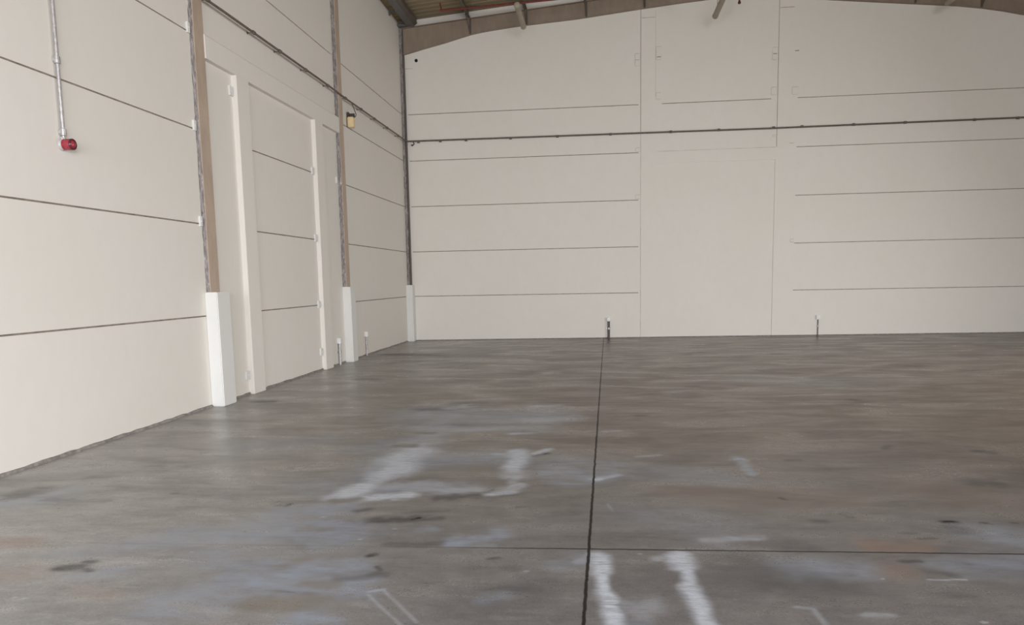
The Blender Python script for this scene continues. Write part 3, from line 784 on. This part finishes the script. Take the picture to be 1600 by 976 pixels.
# vertical conduit with the red beacon on the near left wall
t = thing('conduit_drop', (WX + 0.03, 7.045, 3.05), 'bright metal conduit hanging down the near left wall to the red beacon', 'conduit')
bm = bmesh.new(); tube(bm, [(0, 0, 0), (0, 0.004, 1.3), (0, 0.006, 3.2), (0, 0.006, 5.2)], 0.017, 14); link('pipe', bm, SILVER, t, True)
for z in (0.05, 0.72, 2.2, 3.7):
    c = link('clamp', clip_bm('z', 0.017), SILVER, t, True); c.location = (0, 0, z)
    bm = bmesh.new(); box(bm, -0.03, 0.0, -0.032, 0.032, -0.016, 0.016, 0.004); link('saddle', bm, SILVER, c)
t = thing('alarm_beacon', (WX, 7.05, 2.985), 'red cylindrical alarm beacon on the near left wall at the end of its conduit', 'alarm')
bm = bmesh.new(); lathe(bm, (0, 0, 0), (1, 0, 0), [(0, 0.058), (0.010, 0.058), (0.018, 0.052), (0.026, 0.050)], 24); box(bm, 0.005, 0.045, -0.02, 0.02, 0.03, 0.075, 0.006); link('mounting_base', bm, GREYP, t, True)
bm = bmesh.new(); lathe(bm, (0.025, 0, 0), (1, 0, 0), [(0, 0.048), (0.004, 0.053), (0.018, 0.053), (0.021, 0.049), (0.026, 0.053), (0.078, 0.053), (0.082, 0.050)], 28); link('body', bm, REDL, t, True)
bm = bmesh.new(); lathe(bm, (0.106, 0, 0), (1, 0, 0), [(0, 0.054), (0.012, 0.054), (0.017, 0.050), (0.017, 0.040), (0.010, 0.038)], 28); link('front_ring', bm, REDD, t, True)
bm = bmesh.new(); lathe(bm, (0.115, 0, 0), (1, 0, 0), [(0, 0.038), (0.010, 0.034), (0.018, 0.020), (0.020, 0.004)], 24); link('lens', bm, REDL, t, True)

# cream box hanging from the left conduit
t = thing('emergency_light', (WX, 15.82, 4.80), 'small cream box with a dark top hanging below the left wall conduit', 'light')
bm = bmesh.new(); box(bm, 0.022, 0.150, -0.07, 0.07, 0.0, 0.205, 0.012); link('housing', bm, CREAM, t)
bm = bmesh.new(); box(bm, 0.030, 0.150, -0.06, 0.06, 0.206, 0.225, 0.004); box(bm, 0.022, 0.042, -0.05, 0.05, 0.22, 0.31, 0.004); box(bm, 0.03, 0.155, 0.03, 0.045, 0.22, 0.29, 0.003); link('bracket', bm, BLACKM, t)
bm = bmesh.new(); tube(bm, [(0.165, 0.02, 0.21), (0.19, 0.02, 0.26), (0.16, 0.0, 0.36), (0.11, -0.02, 0.505)], 0.010, 8); link('cable', bm, GALVD, t, True)
bm = bmesh.new(); box(bm, 0.0, 0.021, -0.03, 0.05, 0.02, 0.30, 0.004); link('back_plate', bm, BLACKM, t)

# low sockets fed by short conduits from the floor
def socket(loc, out, hgt, r, pipe_mat, style, label):
    t = thing('wall_socket', loc, label, 'socket', 'low sockets fed from the floor')
    o = Vector(out)
    bm = bmesh.new(); p = o * (r + 0.012); tube(bm, [p + Vector((0, 0, -0.004)), p + Vector((0, 0, hgt - 0.05))], r, 12); link('conduit', bm, pipe_mat, t, True)
    bm = bmesh.new()
    lathe(bm, p + Vector((0, 0, hgt*0.47)), (0, 0, 1), [(0, r*1.05), (0.004, r*1.35), (0.05, r*1.35), (0.054, r*1.05)], 12)
    side = Vector((abs(o.y), abs(o.x), 0)); q = side * (r*2.0)
    c = o * 0.008
    box(bm, min(-q.x, q.x) - abs(o.x)*0.008, max(-q.x, q.x) + abs(o.x)*0.012, min(-q.y, q.y) - abs(o.y)*0.012, max(-q.y, q.y) + abs(o.y)*0.002, hgt*0.47 + 0.01, hgt*0.47 + 0.04)
    k = link('clamp', bm, SILVER, t, True)
    k['label'] = 'bright metal pipe clamp'
    bm = bmesh.new(); z = hgt - 0.0
    if style == 'round':
        lathe(bm, Vector((0, 0, z)), o, [(0, 0.058), (0.055, 0.058), (0.068, 0.050), (0.070, 0.03)], 24)
    else:
        w = 0.048
        lo = side * -w; hi = side * w
        x0, x1 = sorted((lo.x, hi.x)); y0, y1 = sorted((lo.y, hi.y))
        if o.x: x0, x1 = 0, 0.075
        else: y0, y1 = -0.065, 0
        box(bm, x0, x1, y0, y1, z - 0.055, z + 0.055, 0.008)
    bx = link('socket_box', bm, WHITEP, t, style == 'round')
    bm = bmesh.new(); lathe(bm, o * 0.068 + Vector((0, 0, z)), o, [(0, 0.022), (0.006, 0.022), (0.008, 0.016)], 16); link('cover', bm, WHITEP, bx, True)
socket((0.275, BY, floor_z(0.27)), (0, -1, 0), 0.50, 0.032, simple('dark_riser', (0.115, 0.10, 0.095), 0.5, 0.2, var=0.25, scale=24), 'round', 'white round socket on a thick dark pipe by the long floor joint')
socket((5.64, BY, floor_z(5.64)), (0, -1, 0), 0.47, 0.013, GALVD, 'square', 'white square socket on a thin dark pipe right of the blocked door panel')
socket((WX, 14.62, 0), (1, 0, 0), 0.475, 0.026, SILVER, 'square', 'white socket on a bright pipe between far door jamb and second plinth')
socket((WX, 16.42, 0), (1, 0, 0), 0.475, 0.017, SILVER, 'square', 'white socket on a thin bright pipe in the far bay, right of the second plinth')

# ------------------------------------------------------------------ lamps under the roof
def lamp(x, y, z, length, label):
    t = thing('tube_lamp', (x, y, z), label, 'ceiling lamp', 'unlit tube lamps under the roof')
    r = 0.066; h = length/2
    bm = bmesh.new(); lathe(bm, (0, -h + 0.05, 0), (0, 1, 0), [(0, r), (length - 0.10, r)], 24); link('diffuser', bm, LAMPB, t, True)
    for s in (-1, 1):
        bm = bmesh.new(); lathe(bm, (0, s*(h - 0.06), 0), (0, s, 0), [(0, r*1.06), (0.035, r*1.06), (0.05, r*0.92), (0.06, r*0.6)], 24); link('end_cap', bm, LAMPB, t, True)
        bm = bmesh.new(); tube(bm, [(0, s*(h - 0.35), r*0.9), (0, s*(h - 0.35), deck_z(x) - z - (0.215 if x < 0 else 0.01))], 0.006, 6); link('suspension_rod', bm, GALVD, t, True)
lamp(-1.78, 18.68, 7.745, 1.56, 'unlit grey tube lamp hanging in front of the rafter, left of the other lamps')
lamp(2.80, 18.68, 7.74, 1.56, 'unlit grey tube lamp cut by the top frame edge above the blocked door panel')
lamp(8.02, 18.68, 7.74, 1.56, 'unlit grey tube lamp nearest the top right corner')

# sprinkler pipework
t = thing('sprinkler_pipe', (-3.75, 19.0, 8.085), 'thin red sprinkler pipe running under the roof sheets near the left lamp', 'pipe')
bm = bmesh.new(); tube(bm, [(0, 0, 0), (2.2, -0.02, 0.07), (4.8, -0.05, 0.17), (7.2, -0.06, 0.30)], 0.024, 10); link('pipe', bm, REDP, t, True)
bm = bmesh.new(); tube(bm, [(0.03, 0, -0.02), (0.02, 0, 0.06), (0.0, 0, 0.16)], 0.018, 8); lathe(bm, (0.0, 0, 0.155), (0, 0, 1), [(0, 0.010), (0.01, 0.03), (0.014, 0.03), (0.016, 0.01)], 10); link('riser', bm, REDP, t, True)
for x in (0.75, 2.05, 3.6):
    bm = bmesh.new(); tube(bm, [(x, -0.02, 0.03*x), (x, -0.02, deck_z(-3.75 + x) - 8.085 - 0.01)], 0.006, 6); link('hanger', bm, GALVD, t, True)
t = thing('sprinkler_drop', (3.28, 19.0, 7.87), 'small dark red sprinkler head at the top edge, right of the middle lamp', 'sprinkler')
bm = bmesh.new(); tube(bm, [(0, 0, 0.02), (0, 0, deck_z(3.19) - 7.87 - 0.02)], 0.022, 10); link('pipe', bm, REDP, t, True)
bm = bmesh.new(); lathe(bm, (0, 0, -0.03), (0, 0, 1), [(0, 0.012), (0.004, 0.032), (0.04, 0.036), (0.055, 0.025)], 14); link('head', bm, REDD, t, True)

# pipe sleeve high on the back wall, its dark hollow painted as a black disc
t = thing('pipe_sleeve', (-4.725, BY, 7.38), 'small black hole with a thin rim high on the back wall by the corner', 'hole')
bm = bmesh.new(); lathe(bm, (0, -0.008, 0), (0, 1, 0), [(0, 0.040), (0.004, 0.044), (0.010, 0.044)], 20); link('rim', bm, BLACKM, t, True)
bm = bmesh.new(); lathe(bm, (0, -0.0095, 0), (0, 1, 0), [(0, 0.034), (0.004, 0.034)], 20); link('bore_disc', bm, simple('bore_shade', (0.01, 0.009, 0.008), 0.9), t)
